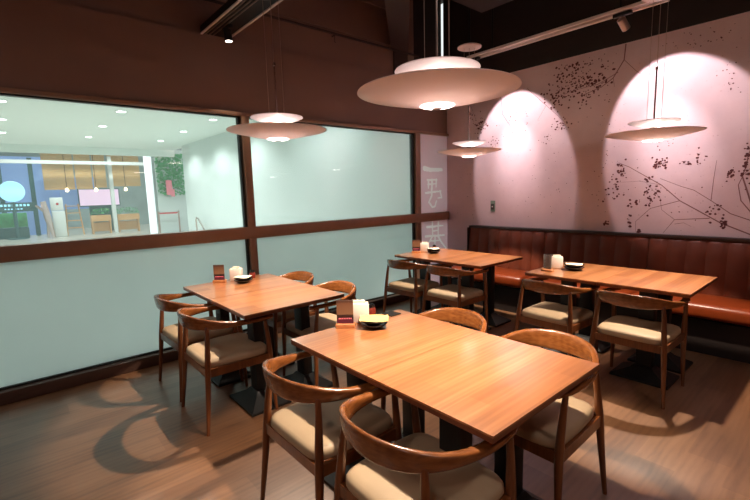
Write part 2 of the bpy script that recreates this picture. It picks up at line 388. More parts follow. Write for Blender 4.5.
for cx, cz, sx, sz, n, k in CL:
    for _ in range(n):
        x = random.gauss(cx, sx*.62); z = random.gauss(cz, sz*.62)
        if z > 2.93 or z < .98 or x < .03: continue
        r = .0115*k*random.uniform(.45, 1.3); a0 = random.random()*6; q += 1
        vs = [m.bm.verts.new((x + r*math.cos(a0+PI/3*j)*random.uniform(.7, 1.2), YM - .0024 - (q % 40)*.00003, z + r*.9*math.sin(a0+PI/3*j)*random.uniform(.7, 1.2))) for j in range(6)]
        m.bm.faces.new(vs)
m.build('mural_blossoms', 'blossom', wb, 'structure')

# ------------------------------------------------------------------ overhead services
m = MB(); m.rings([[(2.6, 1.25, 3.3), (2.78, 1.45, 3.3), (2.78, 1.45, 3.55), (2.6, 1.25, 3.55)], [(-.03, 3.93, 3.3), (-.03, 4.24, 3.3), (-.03, 4.24, 3.55), (-.03, 3.93, 3.55)]])
m.b2((-.03, 3.96, 3.0), (.0, 4.2, 3.3))
tag(m.build('ceiling_duct', 'duct'), 'dark boxed duct running diagonally under the brown ceiling to the window wall', 'duct')
m = MB(); m.b2((1.3, 2.2, 3.35), (1.95, 4.0, 3.6), .01)
t = tag(m.build('air_duct', 'duct'), 'brown rectangular air duct hung above the track by the mural wall', 'duct')
for y in (2.6, 3.7):
    for x in (1.4, 1.85): m = MB(); m.tube([(x, y, 3.6), (x, y, ZC)], .008); m.build('hanger', 'black', t)
m = MB(); m.tube([(.055, -1.5, 3.284), (.055, 4.36, 3.284)], .013)
cp = tag(m.build('conduit_pipe', 'duct'), 'thin dark conduit pipe along the brown wall above the windows', 'pipe')
for y in (.6, 2.0, 3.0):
    m = MB(); m.tube([(.055, y, 3.284), (-.03, y, 3.284)], .008); m.tube([(.02, y, 3.284), (.02, y, 3.21), (.035, y, 3.20)], .005, 6); m.build('bracket', 'duct', cp)

# slotted track over the left tables
t = thing('ceiling_track', 'slotted track with white edges reaching from the window wall over the left tables', 'track light rail', (0, 1.62, 3.0))
m = MB(); m.b2((.0, -.13, .0), (3.0, .13, .06)); m.build('housing', 'black', t)
for y in (-.124, .124):
    m = MB(); m.b2((.0, y-.009, -.012), (3.0, y+.009, .0)); m.build('edge_strip', 'white_paint', t)
for y in (-.09, -.055, -.02):
    m = MB(); m.b2((.02, y-.005, -.008), (3.0, y+.005, .0)); m.build('slot_blade', 'silver', t)
for x in (.6, 2.2): m = MB(); m.tube([(x, 0, .06), (x, 0, ZC-3.0)], .01); m.build('hanger', 'black', t)
# twin-rail track by the mural
t = thing('ceiling_track', 'twin silver rail track hanging in front of the mural wall', 'track light rail', (1.0, 4.2, 3.0))
for y in (-.05, .06):
    m = MB(); m.b2((0, y-.012, -.012), (1.95, y+.012, .014), .003, 1); m.build('rail', 'white_paint', t)
m = MB(); m.b2((0, -.04, .0), (1.95, .05, .012)); m.build('channel', 'silver', t)
for x in (.30, 1.6): m = MB(); m.tube([(x, 0, .01), (x, 0, ZC-3.0)], .012); m.build('hanger', 'black', t)

def track_spot(label, loc, aim, mat, energy, angle, color, hang=.02, blend=.12, size=.025, lit=True, L=.115, rad=.034, core=0):
    t = thing('track_spotlight', label, 'spotlight', loc, 0, 'ceiling spotlights')
    m = MB(); m.b2((-.075, -.02, -.03), (.075, .02, 0), .004); m.build('adapter', 'black', t)
    d = (Vector(aim) - Vector(loc)).normalized()
    c = Vector((0, 0, -.045 - hang))
    m = MB(); m.tube([(0, 0, -.03), tuple(c)], .01); m.build('yoke', 'black', t)
    q = d.to_track_quat('Z', 'Y').to_matrix()
    h = MB(); h.lathe([(rad*.6, -.035), (rad, -.025), (rad, L-.035), (rad*.88, L-.035), (rad*.80, L-.045)], 28)
    bmesh.ops.rotate(h.bm, cent=(0,0,0), matrix=q, verts=h.bm.verts); bmesh.ops.translate(h.bm, vec=c, verts=h.bm.verts)
    h.build('barrel', mat, t)
    h = MB(); h.lathe([(rad*.84, L-.036), (rad*.84, L-.0335)], 28)
    bmesh.ops.rotate(h.bm, cent=(0,0,0), matrix=q, verts=h.bm.verts); bmesh.ops.translate(h.bm, vec=c, verts=h.bm.verts)
    h.build('lens', 'lamp_small' if lit else 'black', t)
    p = c + d*(L - .02)
    light('spot_beam', 'SPOT', p, energy, color, t, p + d, size, angle, blend)
    if core: light('spot_core', 'SPOT', p, core, color, t, p + d + Vector((0, 0, -.24)), size, angle*.58, 1)
    return t
track_spot('black cylinder spotlight on the slotted track above the left tables', (.30, 1.62, 2.995), (.35, 1.75, 0), 'black', 14, 60, WARM, hang=0)
track_spot('silver cylinder spotlight on the twin rail track by the mural', (2.62, 4.2, 2.99), (2.83, 5.0, 2.26), 'silver', E_WASH, 66, PINKW, hang=.03, core=E_CORE)
track_spot('silver spotlight near the left end of the twin rail track', (1.06, 4.2, 2.99), (1.14, 5.0, 2.25), 'silver', E_WASH, 64, PINKW, hang=.03, core=E_CORE)

# ------------------------------------------------------------------ pendants
def pendant(label, x, y, z, s, ztop, cone=86):
    t = thing('pendant_lamp', label, 'pendant lamp', (x, y, z), 0, 'double dish pendant lamps')
    S = lambda pr: [(r*s, h*s) for r, h in pr]
    m = MB(); m.lathe(S([(.37, 0), (.34, -.008), (.27, -.024), (.19, -.041), (.12, -.054), (.078, -.0625), (.078, -.0585), (.12, -.049), (.19, -.035), (.27, -.018), (.34, -.002), (.368, .004)]), 72, close=True)
    m.build('lower_dish', 'shade', t)
    m = MB(); m.lathe(S([(.195, .094), (.17, .083), (.12, .066), (.07, .054), (.03, .049), (.03, .053), (.07, .059), (.12, .072), (.17, .090), (.193, .098)]), 56, close=True)
    m.build('upper_dish', 'shade', t)
    m = MB(); m.lathe(S([(0, -.057), (.077, -.057), (.079, -.063), (.07, -.068), (.04, -.0725), (0, -.0735)]), 40); d = m.build('diffuser', 'lamp', t)
    m = MB(); m.lathe(S([(0, -.0735), (.022, -.0735), (.022, -.077), (0, -.078)]), 20); m.b2((-.03*s, -.003, -.078*s), (.03*s, .003, -.0745*s)); m.build('finial', 'silver', t)
    m = MB(); m.lathe(S([(.012, -.05), (.012, .02), (.026, .024), (.026, .049), (.012, .053), (.012, .100), (.02, .102), (.02, .117), (.007, .119)]), 20); m.build('stem', 'black', t)
    m = MB(); m.tube([(0, 0, .117*s), (0, 0, .46)], .006, 8); m.lathe([(.006, .455), (.010, .46), (.010, .48), (.003, .485)], 12); m.build('rod', 'chrome', t)
    H = ztop - z
    m = MB(); m.tube([(0, 0, .48), (0, 0, H)], .0022, 6); m.build('cable', 'wire', t)
    for a in (-1, 1):
        q = .055; dx, dy = .655*q*a, .756*q*a
        m = MB(); m.tube([(dx, dy, .068*s), (dx, dy, H)], .0016, 6); m.build('cable', 'wire', t)
    m = MB(); m.lathe([(.002, H+.025), (.10, H+.022), (.125, H+.012), (.125, H), (.002, H)], 32); m.build('canopy', 'white_paint', t)
    if ztop < ZC-.05:
        m = MB(); m.tube([(0, 0, H+.02), (0, 0, ZC-z)], .012, 8); m.build('drop_rod', 'black', t)
    light('lamp_down', 'SPOT', (0, 0, -.085*s), E_PEND, WARM, t, (0, 0, -5), .022, cone, .2)
    light('lamp_up', 'POINT', (.03*s, 0, -.012*s), E_PEND_UP, WARM, t, None, .012)
    return t
pendant('large double dish pendant lamp nearest the front, over the front table', 2.832, 1.50, 1.945, .985, ZC-.03)
pendant('double dish pendant lamp hanging in front of the window mullion over the left table', 1.245, 1.545, 1.972, .98, ZC-.03)
pendant('smallest looking double dish pendant lamp by the corner, over the back corner table', 1.225, 3.89, 1.922, .94, 3.0)
pendant('double dish pendant lamp in front of the right lit circle of the mural wall', 3.04, 3.75, 1.887, .88, 2.87)

# added fill lamps for ambient light, out of view in the ceiling behind the viewpoint
for k, (x, y) in enumerate(((5.6, 1.6), (2.0, -2.0), (5.4, -2.0))):
    t = thing('fill_downlight', 'added warm fill lamp, unseen in the dark ceiling behind the viewpoint', 'ceiling light', (x, y, ZC-.06), 0, 'added room fill lamps')
    m = MB(); m.lathe([(.10, .06), (.11, .0), (.085, .0), (.08, .05)], 28, close=True); m.build('ring', 'black', t)
    m = MB(); m.lathe([(0, .03), (.082, .03), (.082, .022), (0, .022)], 24); m.build('lens', 'lamp_small', t)
    light('downlight_beam', 'SPOT', (0, 0, -.02), E_FILL*6, (1, .82, .74), t, (0, 0, -5), .12, 140, .6)

# ------------------------------------------------------------------ banquette along the back wall
bt = thing('banquette', 'long tan leather banquette bench with channelled back along the mural wall', 'bench', (.47, 4.99, 0))
XL = XR - .47 - .02
m = MB(); m.b2((0.02, -.50, 0), (XL, -.06, .30)); m.build('plinth', 'bench_dark', bt)
secs = [0, 1.13, 2.245, 3.36, 4.5, XL]
for a, b in zip(secs, secs[1:]):
    m = MB(); n = 7; wd = (b - a - .006)/n                     # channelled backrest: vertical pads, leaning
    prof = []
    for i in range(n):
        for k in range(7):
            u = k/6; prof.append((a + .003 + (i+u)*wd, .022*math.sin(PI*u)**.5))
    R = []
    for zz, yy in ((.44, -.115), (.60, -.105), (.80, -.085), (.94, -.07), (.965, -.06)):
        R.append([(px, yy - ph*(1 if zz < .95 else .4), zz) for px, ph in prof] + [(b-.003, -.004, zz), (a+.003, -.004, zz)])
    m.rings(R); m.build('backrest', 'leather', bt, sharp=50)
    m = MB(); m.b2((a+.003, -.60, .33), (b-.003, -.115, .465), .045, 4); m.build('seat', 'leather_seat_lit', bt, sharp=60)
m = MB(); m.b2((-.005, -.085, .965), (XL, 0, .995), .005); m.build('top_cap', 'cap', bt)
m = MB(); m.b2((-.008, -.12, .3), (-.001, 0, .968)); m.build('end_panel', 'cap', bt)

# ------------------------------------------------------------------ tables
def make_table(label, loc, group):
    t = thing('dining_table', label, 'table', loc, 0, group)
    W, D = .613, .786
    m = MB(); m.b2((-W/2, -D/2, .742), (W/2, D/2, .75)); top = m.build('tabletop', 'table', t)
    m = MB(); m.b2((-W/2+.0006, -D/2+.0006, .722), (W/2-.0006, D/2-.0006, .7425), .002, 1); m.build('edge_band', 'edge', t)
    for y in (-.19, .20):
        m = MB(); m.b2((-.055, y-.038, .06), (.055, y+.038, .706), .006); m.build('post', 'black', t)
        m = MB(); f = lambda a, b, z: [(-a, y-b, z), (a, y-b, z), (a, y+b, z), (-a, y+b, z)]
        m.rings([f(.195, .145, 0), f(.20, .15, .004), f(.20, .15, .020), f(.085, .062, .075), f(.062, .045, .10)]); m.build('foot', 'black', t)
        m = MB(); m.b2((-.20, y-.03, .704), (.20, y+.03, .7225)); m.build('mounting_plate', 'black', t)
    return t
G = 'two-seat tables pushed together in pairs'
tb = make_table('left half of the large front table, with the yellow paper on black dishes', (2.5485, 1.402, 0), G)
dup(tb, 'right half of the large front table, its corner nearest the viewer', (3.1625, 1.402, 0))
dup(tb, 'window-side half of the left table pair, with bowl and menu on it', (.716, 1.415, 0))
dup(tb, 'room-side half of the left table pair, beside the dark seam', (1.335, 1.415, 0))
dup(tb, 'left half of the back corner table, with napkin box by the pink panel', (.799, 3.808, 0))
dup(tb, 'right half of the back corner table, its bare corner pointing at the leather bench', (1.4135, 3.808, 0))
dup(tb, 'left half of the right rear table, with glass and dish on it', (2.497, 3.813, 0))
dup(tb, 'right half of the right rear table, bare top pointing at the bench', (3.1115, 3.813, 0))

# ------------------------------------------------------------------ chairs
def spline(pts, n):
    """Catmull-Rom through tuples of any length"""
    out = []; P = [pts[0]] + pts + [pts[-1]]
    for i in range(1, len(P)-2):
        for k in range(n):
            u = k/n
            out.append(tuple(.5*((2*b) + (-a+c)*u + (2*a-5*b+4*c-d)*u*u + (-a+3*b-3*c+d)*u**3) for a, b, c, d in zip(P[i-1], P[i], P[i+1], P[i+2])))
    out.append(tuple(pts[-1])); return out
def make_chair(label, loc, rz, group):
    t = thing('dining_armchair', label, 'chair', loc, rz, group); t.scale = (.95, .95, 1)
    # rail: x, y, z, thickness (horizontal), height
    half = [(.0, -.285, .708, .026, .100), (.10, -.270, .707, .027, .096), (.185, -.222, .702, .031, .080), (.240, -.140, .692, .037, .056),
            (.268, -.030, .683, .044, .036), (.272, .080, .678, .050, .029), (.258, .190, .674, .050, .026), (.236, .262, .672, .036, .024)]
    full = [(-x, y, z, a, b) for x, y, z, a, b in half[:0:-1]] + half
    pts = spline(full, 6); R = []
    for i, (x, y, z, a, b) in enumerate(pts):
        p = Vector((x, y, z)); t0 = Vector(pts[max(i-1, 0)][:3]); t1 = Vector(pts[min(i+1, len(pts)-1)][:3])
        tg = (t1-t0).normalized(); side = Vector((tg.y, -tg.x, 0)).normalized(); up = side.cross(tg).normalized()
        if up.z < 0: up = -up
        lean = -.16 * max(0, (b-.03)/.06)           # the back leans outwards at its top
        ring = []
        for k in range(16):
            an = 2*PI*k/16; cx = math.copysign(abs(math.cos(an))**.6, math.cos(an)); cy = math.copysign(abs(math.sin(an))**.6, math.sin(an))
            v = p + side*(a/2*cx) + up*(b/2*cy)
            out = Vector((x, y, 0)).normalized()
            v = v - out*lean*(b/2*cy)
            ring.append(v)
        R.append(ring)
    m = MB(); m.rings(R); m.build('back_rail', 'rail', t, sharp=60)
    def leg(pts, rad):
        m = MB(); q = spline([p + (r,) for p, r in zip(pts, rad)], 6); m.tube([a[:3] for a in q], [a[3] for a in q], 12); m.build('leg', 'chair', t)
    for s in (-1, 1):
        leg([(s*.268, -.262, 0), (s*.252, -.238, .22), (s*.240, -.222, .40), (s*.226, -.205, .58), (s*.214, -.196, .685)], [.0115, .0165, .0200, .0165, .0125])
        leg([(s*.262, .246, 0), (s*.254, .232, .22), (s*.250, .226, .40), (s*.254, .212, .56), (s*.258, .196, .672)], [.0115, .0165, .0200, .0160, .0120])
    m = MB()                                          # seat frame: four rails
    def rail(a, b, z0, z1, th):
        a, b = Vector(a), Vector(b); d = (b-a); n = Vector((-d.y, d.x, 0)).normalized()*th/2
        m.rings([[tuple(q) for q in (a-n+Vector((0,0,z0)), a+n+Vector((0,0,z0)), a+n+Vector((0,0,z1)), a-n+Vector((0,0,z1)))],
                 [tuple(q) for q in (b-n+Vector((0,0,z0)), b+n+Vector((0,0,z0)), b+n+Vector((0,0,z1)), b-n+Vector((0,0,z1)))]])
    for s in (-1, 1): rail((s*.240, -.222, 0), (s*.250, .226, 0), .365, .418, .022)
    rail((-.240, -.222, 0), (.240, -.222, 0), .365, .418, .022); rail((-.25, .226, 0), (.25, .226, 0), .365, .418, .022)
    m.build('seat_frame', 'chair', t)
    m = MB(); nx, ny = 16, 16; R = []                # cushion: crowned pad with rounded sides
    for h, ins in ((.414, .006), (.424, 0), (.446, .001), (.458, .008), (.465, .022), (.469, .05), (.473, .11), (.475, .17)):
        ring = []
        for k in range(48):
            an = 2*PI*k/48; c, sn = math.cos(an), math.sin(an)
            e = 2/7.0; ux = math.copysign(abs(c)**e, c); uy = math.copysign(abs(sn)**e, sn)
            y = uy*(.238-ins); w2 = (.246 if y > 0 else .246 + .016*(y/.238)) - ins
            ring.append((ux*w2, y + .004, h))
        R.append(ring)
    m.rings(R); m.build('seat_cushion', 'seat', t, sharp=70)
    return t
GC = 'walnut armchairs with beige seats'
ch = make_chair('walnut armchair at the front table, nearer to the left windows', (2.575, 1.008, 0), 0, GC)
dup(ch, 'walnut armchair closest to the viewer, cut by the bottom of the picture', (3.165, 1.008, 0), math.radians(-2))
dup(ch, 'walnut armchair at the left table, closest to the frosted window', (.685, 1.025, 0), math.radians(2))
dup(ch, 'walnut armchair at the left table, on the near side beside the open floor', (1.29, 1.02, 0), 0)
dup(ch, 'walnut armchair on the far side of the left table, the one nearer the window', (.67, 1.815, 0), PI)
dup(ch, 'walnut armchair behind the left table, right behind the front menu card', (1.325, 1.80, 0), PI)
dup(ch, 'walnut armchair on the far side of the front table, mostly hidden, near the table middle', (2.565, 1.79, 0), PI)
dup(ch, 'walnut armchair on the far side of the front table, at its right corner', (3.175, 1.785, 0), PI)
dup(ch, 'walnut armchair at the back corner table, nearest the window wall', (.82, 3.39, 0), math.radians(2))
dup(ch, 'walnut armchair at the back corner table, nearer to the leather bench end', (1.405, 3.405, 0), 0)
dup(ch, 'walnut armchair at the right rear table, on its left under the small dish', (2.495, 3.405, 0), math.radians(-2))
dup(ch, 'walnut armchair at the right rear table, at the far right beside the dark floor', (3.115, 3.405, 0), 0)

# ------------------------------------------------------------------ things on the tables
def napkin_box(label, loc, rz, s=1):
    t = thing('napkin_box', label, 'napkin holder', loc, rz, 'white napkin boxes on the tables')
    m = MB(); m.b2((-.055*s, -.03*s, 0), (.055*s, .03*s, .115*s), .006, 2); m.build('body', 'napkin_box', t)
    m = MB(); m.b2((-.035*s, -.004, .114*s), (.035*s, .012, .130*s), .003, 1); m.build('napkin', 'paper_white', t)
    return t
def dish_stack(label, loc, rz, paper=True, n=2, s=1, ps=1):
    t = thing('dish_stack', label, 'stack of dishes', loc, rz, 'black dishes on the tables')
    for k in range(n):
        z = k*.02*s
        m = MB(); m.lathe([(0, z), (.042*s, z), (.05*s, z+.006*s), (.072*s, z+.022*s), (.074*s, z+.026*s), (.069*s, z+.026*s), (.05*s, z+.012*s), (0, z+.009*s)], 36); m.build('dish', 'black_shiny', t)
    if paper:
        z = n*.02*s + .006*s
        m = MB(); R = []
        for j in range(7):
            R.append([((-.075+.025*i)*s*ps, (-.06+.02*j)*s*ps, z + .003*math.sin(i*1.1+j*.8) + .004*((i-3)/3)**2) for i in range(7)])
        m.rings(R, close_ring=False, caps=False)
        R2 = [[(x, y, zz+.0025) for x, y, zz in r] for r in R]; m.rings(R2, close_ring=False, caps=False)
        m.build('paper', 'paper' if paper == 1 else 'paper_white', t)
    return t
def menu_mat():
    t = NT('menu_print'); tc = t.n('ShaderNodeTexCoord'); sx = t.n('ShaderNodeSeparateXYZ'); t.l(tc.outputs['Object'], sx.inputs[0])
    mr = t.n('ShaderNodeMath', operation='DIVIDE'); mr.inputs[1].default_value = .15; t.l(sx.outputs[2], mr.inputs[0])
    nz = t.noise(t.coords((1, 1, 1)), 60, 3)
    ad = t.n('ShaderNodeMath', operation='MULTIPLY_ADD'); ad.inputs[1].default_value = .06; t.l(nz, ad.inputs[0]); t.l(mr.outputs[0], ad.inputs[2])
    t.l(t.ramp(ad.outputs[0], [(.10, rgb(64, 26, 44)), (.34, rgb(98, 34, 62)), (.36, rgb(46, 28, 30)), (.50, rgb(52, 34, 32)), (.53, rgb(126, 96, 72)), (.95, rgb(112, 78, 60)), (1., rgb(84, 56, 46))]), t.b.inputs['Base Color'])
    t.set(Roughness=.3); return t.m
M['menu'] = menu_mat()
def menu_card(label, loc, rz):
    t = thing('menu_stand', label, 'menu stand', loc, rz, 'table menu stands')
    m = MB(); m.b2((-.055, -.025, 0), (.055, .025, .022), .003, 1); m.build('base', 'base_wood', t)
    m = MB(); m.b2((-.047, -.004, .018), (.047, .004, .155), .001, 1); c = m.build('card', 'menu', t)
    m = MB()
    for k in range(8): m.b2((-.036 + k*.0095, -.0055, .047), (-.030 + k*.0095, -.0040, .054))
    m.build('lettering', 'pink', c)
    return t
def jar(label, loc):
    t = thing('sauce_jar', label, 'jar', loc, 0, 'small dark sauce jars')
    m = MB(); m.lathe([(0, 0), (.024, 0), (.027, .01), (.027, .045), (.02, .055), (0, .055)], 24); m.build('body', 'cork', t)
    m = MB(); m.lathe([(0, .055), (.021, .055), (.021, .068), (.012, .074), (0, .075)], 24); m.build('lid', 'black_shiny', t)
    return t
ZT = .7502
menu_card('menu card in a wooden stand on the front table', (2.285, 1.335, ZT), math.radians(48))
napkin_box('white napkin box on the front table behind the yellow paper', (2.268, 1.452, ZT), math.radians(52))
dish_stack('stack of black dishes with yellow paper on top, front table', (2.400, 1.450, ZT), math.radians(48), 1, 2, 1.02, 1.05)
jar('small dark sauce jar behind the napkin box on the front table', (2.225, 1.58, ZT))
m = MB(); m.b2((-.045, -.04, 0), (.045, .04, .006), .002, 1)
tag(m.build('coaster', 'mesh_black', None, None, (2.285, 1.69, ZT)), 'square black coaster at the back edge of the front table', 'coaster')
menu_card('menu card in a wooden stand on the left table by the window', (.465, 1.315, ZT), math.radians(48))
napkin_box('white napkin box on the left table by the window', (.50, 1.455, ZT), math.radians(44), .95)
dish_stack('black bowl with white paper in front of the napkin box, left table', (.645, 1.455, ZT), math.radians(50), 2, 2, 1.08, .82)
jar('small dark sauce jar at the right of the napkin box, left table', (.515, 1.60, ZT))
def tumbler(label, loc):
    t = thing('menu_tumbler', label, 'glass', loc, 0, 'clear tumblers on the rear tables')
    m = MB(); m.lathe([(0, 0), (.033, 0), (.036, .14), (.0335, .14), (.031, .006), (0, .006)], 28); m.build('glass', 'tumbler', t)
    return t
menu_card('menu card in a wooden stand on the back corner table', (.575, 3.705, ZT), math.radians(48))
napkin_box('white napkin box on the back corner table', (.60, 3.83, ZT), math.radians(40), .95)
dish_stack('black dishes with white paper on the back corner table', (.757, 3.82, ZT), math.radians(40), 2, 2, 1.12, .8)
jar('small dark jar behind the dishes on the back corner table', (.63, 3.98, ZT))
tumbler('clear tumbler on the right rear table', (2.275, 3.665, ZT))
m = MB(); m.b2((-.05, -.025, 0), (.05, .025, .015), .003, 1)
tag(m.build('wooden_block', 'base_wood', None, None, (2.31, 3.60, ZT)), 'small pale wooden block beside the tumbler on the right rear table', 'block')
bpy.context.view_layer.objects.active = None
napkin_box('white napkin box on the right rear table', (2.30, 3.79, ZT), math.radians(30), .95)
dish_stack('black dishes with white paper on the right rear table', (2.462, 3.79, ZT), math.radians(25), 2, 2, 1.15, .8)

# wall thermostat
t = thing('wall_switch', 'small pale green wall switch on the mural wall above the bench', 'switch', (.80, 4.997, 1.268))
m = MB(); m.b2((-.036, -.010, -.075), (.036, 0, .072), .003, 1); m.build('plate', plain('switch_green', rgb(128, 150, 130), .5), t)
m = MB(); m.b2((-.026, -.016, -.05), (.026, -.010, .03), .002, 1); p = m.build('rocker', plain('switch_dark', rgb(70, 64, 58), .5), t)
m = MB(); m.lathe([(0, 0), (.009, 0), (.009, .004), (0, .004)], 14); bmesh.ops.rotate(m.bm, cent=(0,0,0), matrix=Matrix.Rotation(PI/2, 3, 'X'), verts=m.bm.verts); bmesh.ops.translate(m.bm, vec=(0, -.016, -.008), verts=m.bm.verts); m.build('indicator', 'white_paint', p)

# ------------------------------------------------------------------ the mall beyond the glass
struct('mall_floor', (-26, -14, -.06), (-.07, 9, 0), 'corr_floor')
mc = struct('mall_ceiling', (-14, -12, 3.35), (-.16, 5.2, 3.45), 'corr_ceil')
struct('wall_mall_side', (-12.3, 5.0, 0), (-.16, 5.2, 3.35), 'corr_wall')
struct('wall_mall_return', (-.16, 5.0, 0), (-.07, 5.2, 3.35), 'corr_wall')
struct('trim_8', (-14.1, -12, 3.1), (-13.9, 5.2, 3.45), 'corr_ceil')
for k, x in enumerate((-3.2, -6.39, -8.67, -11.05)):
    for y in (-1.9, .09, 2.03, 3.98):
        row = ('nearest', 'second', 'third', 'farthest')[k]
        t = thing('mall_downlight', 'round white downlight in the mall ceiling, %s row, %s' % (row, {-1.9: 'outermost left', .09: 'left line', 2.03: 'middle line', 3.98: 'line nearest the grey wall'}[y]), 'ceiling light', (x, y, 3.35), 0, 'mall ceiling downlights')
        m = MB(); m.lathe([(.12, 0), (.12, -.012), (.09, -.012), (.088, 0)], 24, close=True); m.build('ring', 'col', t)
        m = MB(); m.lathe([(0, -.002), (.09, -.002), (.09, -.006), (0, -.006)], 20); m.build('lens', 'downlight', t)
        light('downlight_beam', 'SPOT', (0, 0, -.03), E_CORR*(.6 if k == 0 else 1), COOL, t, (0, 0, -5), .15, 150, .5)
# wall washers grazing the grey wall
for x in (-.5, -2.2, -4.2, -6.2): 
    t = thing('mall_downlight', 'round white downlight close to the grey mall wall', 'ceiling light', (x, 4.6, 3.35), 0, 'mall wall washers')
    m = MB(); m.lathe([(.08, 0), (.08, -.012), (.06, -.012), (.058, 0)], 24, close=True); m.build('ring', 'col', t)
    m = MB(); m.lathe([(0, -.002), (.06, -.002), (.06, -.006), (0, -.006)], 20); m.build('lens', 'downlight', t)
    light('downlight_beam', 'SPOT', (0, 0, -.03), (22 if x > -3 else 9), COOL, t, (0, .1, -3), .04, 120, 1)
# cafe across the mall (front near x = -18.5)
struct('wall_mall_far', (-24, -14, 0), (-23.8, 9, 6), 'far')
X = -18.5
struct('trim_9', (X-.3, 1.1, 3.55), (X+.5, 5.0, 3.7), 'corr_ceil')
struct('mall_upper_ceiling', (-26, -14, 6.0), (-14, 9, 6.1), 'corr_ceil')
t = thing('round_sign', 'glowing round cyan sign on a dark post outside the cafe', 'sign', (X, .2, 0))
m = MB(); m.tube([(0, 0, 0), (0, 0, 1.5)], .07); m.lathe([(0, 0), (.35, 0), (.35, .03), (0, .05)], 24); m.build('post', 'teal', t)
m = MB(); m.lathe([(0, -.05), (.40, -.05), (.42, 0), (.40, .05), (0, .05)], 40); bmesh.ops.rotate(m.bm, cent=(0,0,0), matrix=Matrix.Rotation(PI/2, 3, 'Y'), verts=m.bm.verts); bmesh.ops.translate(m.bm, vec=(0, 0, 1.93), verts=m.bm.verts); m.build('disc', 'signglow', t)
m = MB(); m.b2((-.04, -.62, 1.12), (.04, .62, 1.48)); bd = m.build('name_board', 'teal', t)
m = MB()
for k in range(9): m.b2((.04, -.54+k*.12, 1.33), (.05, -.46+k*.12, 1.42))
for k in range(6): m.b2((.04, -.30+k*.10, 1.2), (.05, -.24+k*.10, 1.25))
m.build('lettering', 'signglow', bd)
m = MB(); m.b2((X-2.2, -3.4, 0), (X-2.1, 2.0, 3.5)); tag(m.build('screen_wall', 'blue'), 'blue lit wall at the far left behind the round sign', 'lit wall')
m = MB(); m.b2((X-2.0, 1.9, 1.1), (X-1.9, 3.3, 2.6)); tag(m.build('screen_wall', 'blue'), 'blue lit wall piece behind the ladder shelf', 'lit wall')
for y in (-1.2, -.1, .95):
    m = MB(); m.b2((X-1.5, y-.1, 0), (X-1.3, y+.06, 3.4)); tag(m.build('window_post', 'teal'), 'dark post in front of the blue lit wall', 'post', 'dark posts before the blue wall')
for y0, y1, z0, lab in ((1.26, 2.33, 1.98, 'widest bamboo blind over the cafe front, left'), (2.38, 2.98, 2.0, 'bamboo blind over the cafe front, second from the left'), (3.04, 3.52, 2.05, 'narrow bamboo blind over the cafe front, third from the left'), (3.62, 4.9, 2.1, 'pale bamboo blind over the cafe front, farthest right')):
    t = thing('bamboo_blind', lab, 'blind', (X, (y0+y1)/2, z0), 0, 'bamboo blinds over the cafe')
    m = MB(); n = 16; hw = (y1-y0)/2; ph = (3.49-z0)/16
    for k in range(n): m.b2((-.03, -hw, k*ph), (.03, hw, k*ph+ph*.94), .008, 1)
    m.build('slats', 'bamboo', t)
    m = MB(); m.b2((-.06, -hw-.02, n*ph), (.06, hw+.02, n*ph+.06)); m.build('head_rail', 'pine', t)
for z in (3.0, 3.45, 3.9):
    m = MB(); m.b2((X+.8, -6, z), (X+.9, 5.2, z+.14)); tag(m.build('front_beam', 'col'), 'long pale beam above the cafe front', 'beam', 'pale beams over the cafe front')
for y in (2.0, 3.05, 4.2):
    t = thing('cafe_bulb', 'small warm hanging bulb under the bamboo blinds', 'pendant lamp', (X+.3, y, 1.95), 0, 'cafe bulbs')
    m = MB(); m.lathe([(0, -.08), (.05, -.06), (.07, 0), (.04, .07), (.02, .09), (0, .09)], 16); m.build('bulb', 'bulb', t)
    m = MB(); m.tube([(0, 0, .09), (0, 0, 1.6)], .012, 6); m.build('cord', 'black', t)
t = thing('cafe_booth', 'low dark teal booth below the blue lit wall', 'booth', (X-.72, -1.0, 0))
m = MB(); m.b2((-.3, -2.2, 0), (.3, 1.6, .45), .03); m.build('seat', 'teal', t)
m = MB(); m.b2((-.45, -2.2, 0), (-.3, 1.6, 1.05), .03); m.build('backrest', 'leaf', t)
t = thing('poster_stand', 'white poster stand with a red mark before the cafe', 'sign stand', (X+.3, 1.60, 0))
m = MB(); m.b2((-.03, -.24, 1.1), (.03, .20, 1.65), .02); p = m.build('board', 'col', t)
m = MB(); m.lathe([(0, 0), (.05, 0), (.05, .004), (0, .004)], 16); bmesh.ops.rotate(m.bm, cent=(0,0,0), matrix=Matrix.Rotation(PI/2, 3, 'Y'), verts=m.bm.verts); bmesh.ops.translate(m.bm, vec=(.031, 0, 1.38), verts=m.bm.verts); m.build('mark', 'red', p)
m = MB(); m.b2((-.14, -.22, 0), (.10, .22, 1.08), .02); m.build('base', 'col', t)
t = thing('ladder_shelf', 'pale wooden ladder shelf standing in the cafe front', 'shelf', (X-.2, 2.16, 0))
for y in (-.26, .26):
    m = MB(); m.tube([(.18, y*1.15, 0), (-.05, y*.85, 1.35)], .03, 6); m.build('side_post', 'pine', t)
for z in (.3, .62, .95, 1.25):
    m = MB(); m.b2((-.10, -.28, z), (.18, .28, z+.03)); m.build('shelf_board', 'pine', t)
t = thing('picture_screen', 'bright pink and white lit screen behind the cafe counter', 'screen', (X-1.5, 3.45, 1.25))
m = MB(); m.b2((-.03, -.85, 0), (.03, .75, .75)); p = m.build('display', 'screen', t)
m = MB(); m.b2((-.05, -.9, -.05), (-.03, .8, .8)); m.build('back_case', 'teal', t)
m = MB(); m.b2((-.16, -.5, -1.25), (-.05, .4, .1)); m.build('pedestal', 'teal', t)
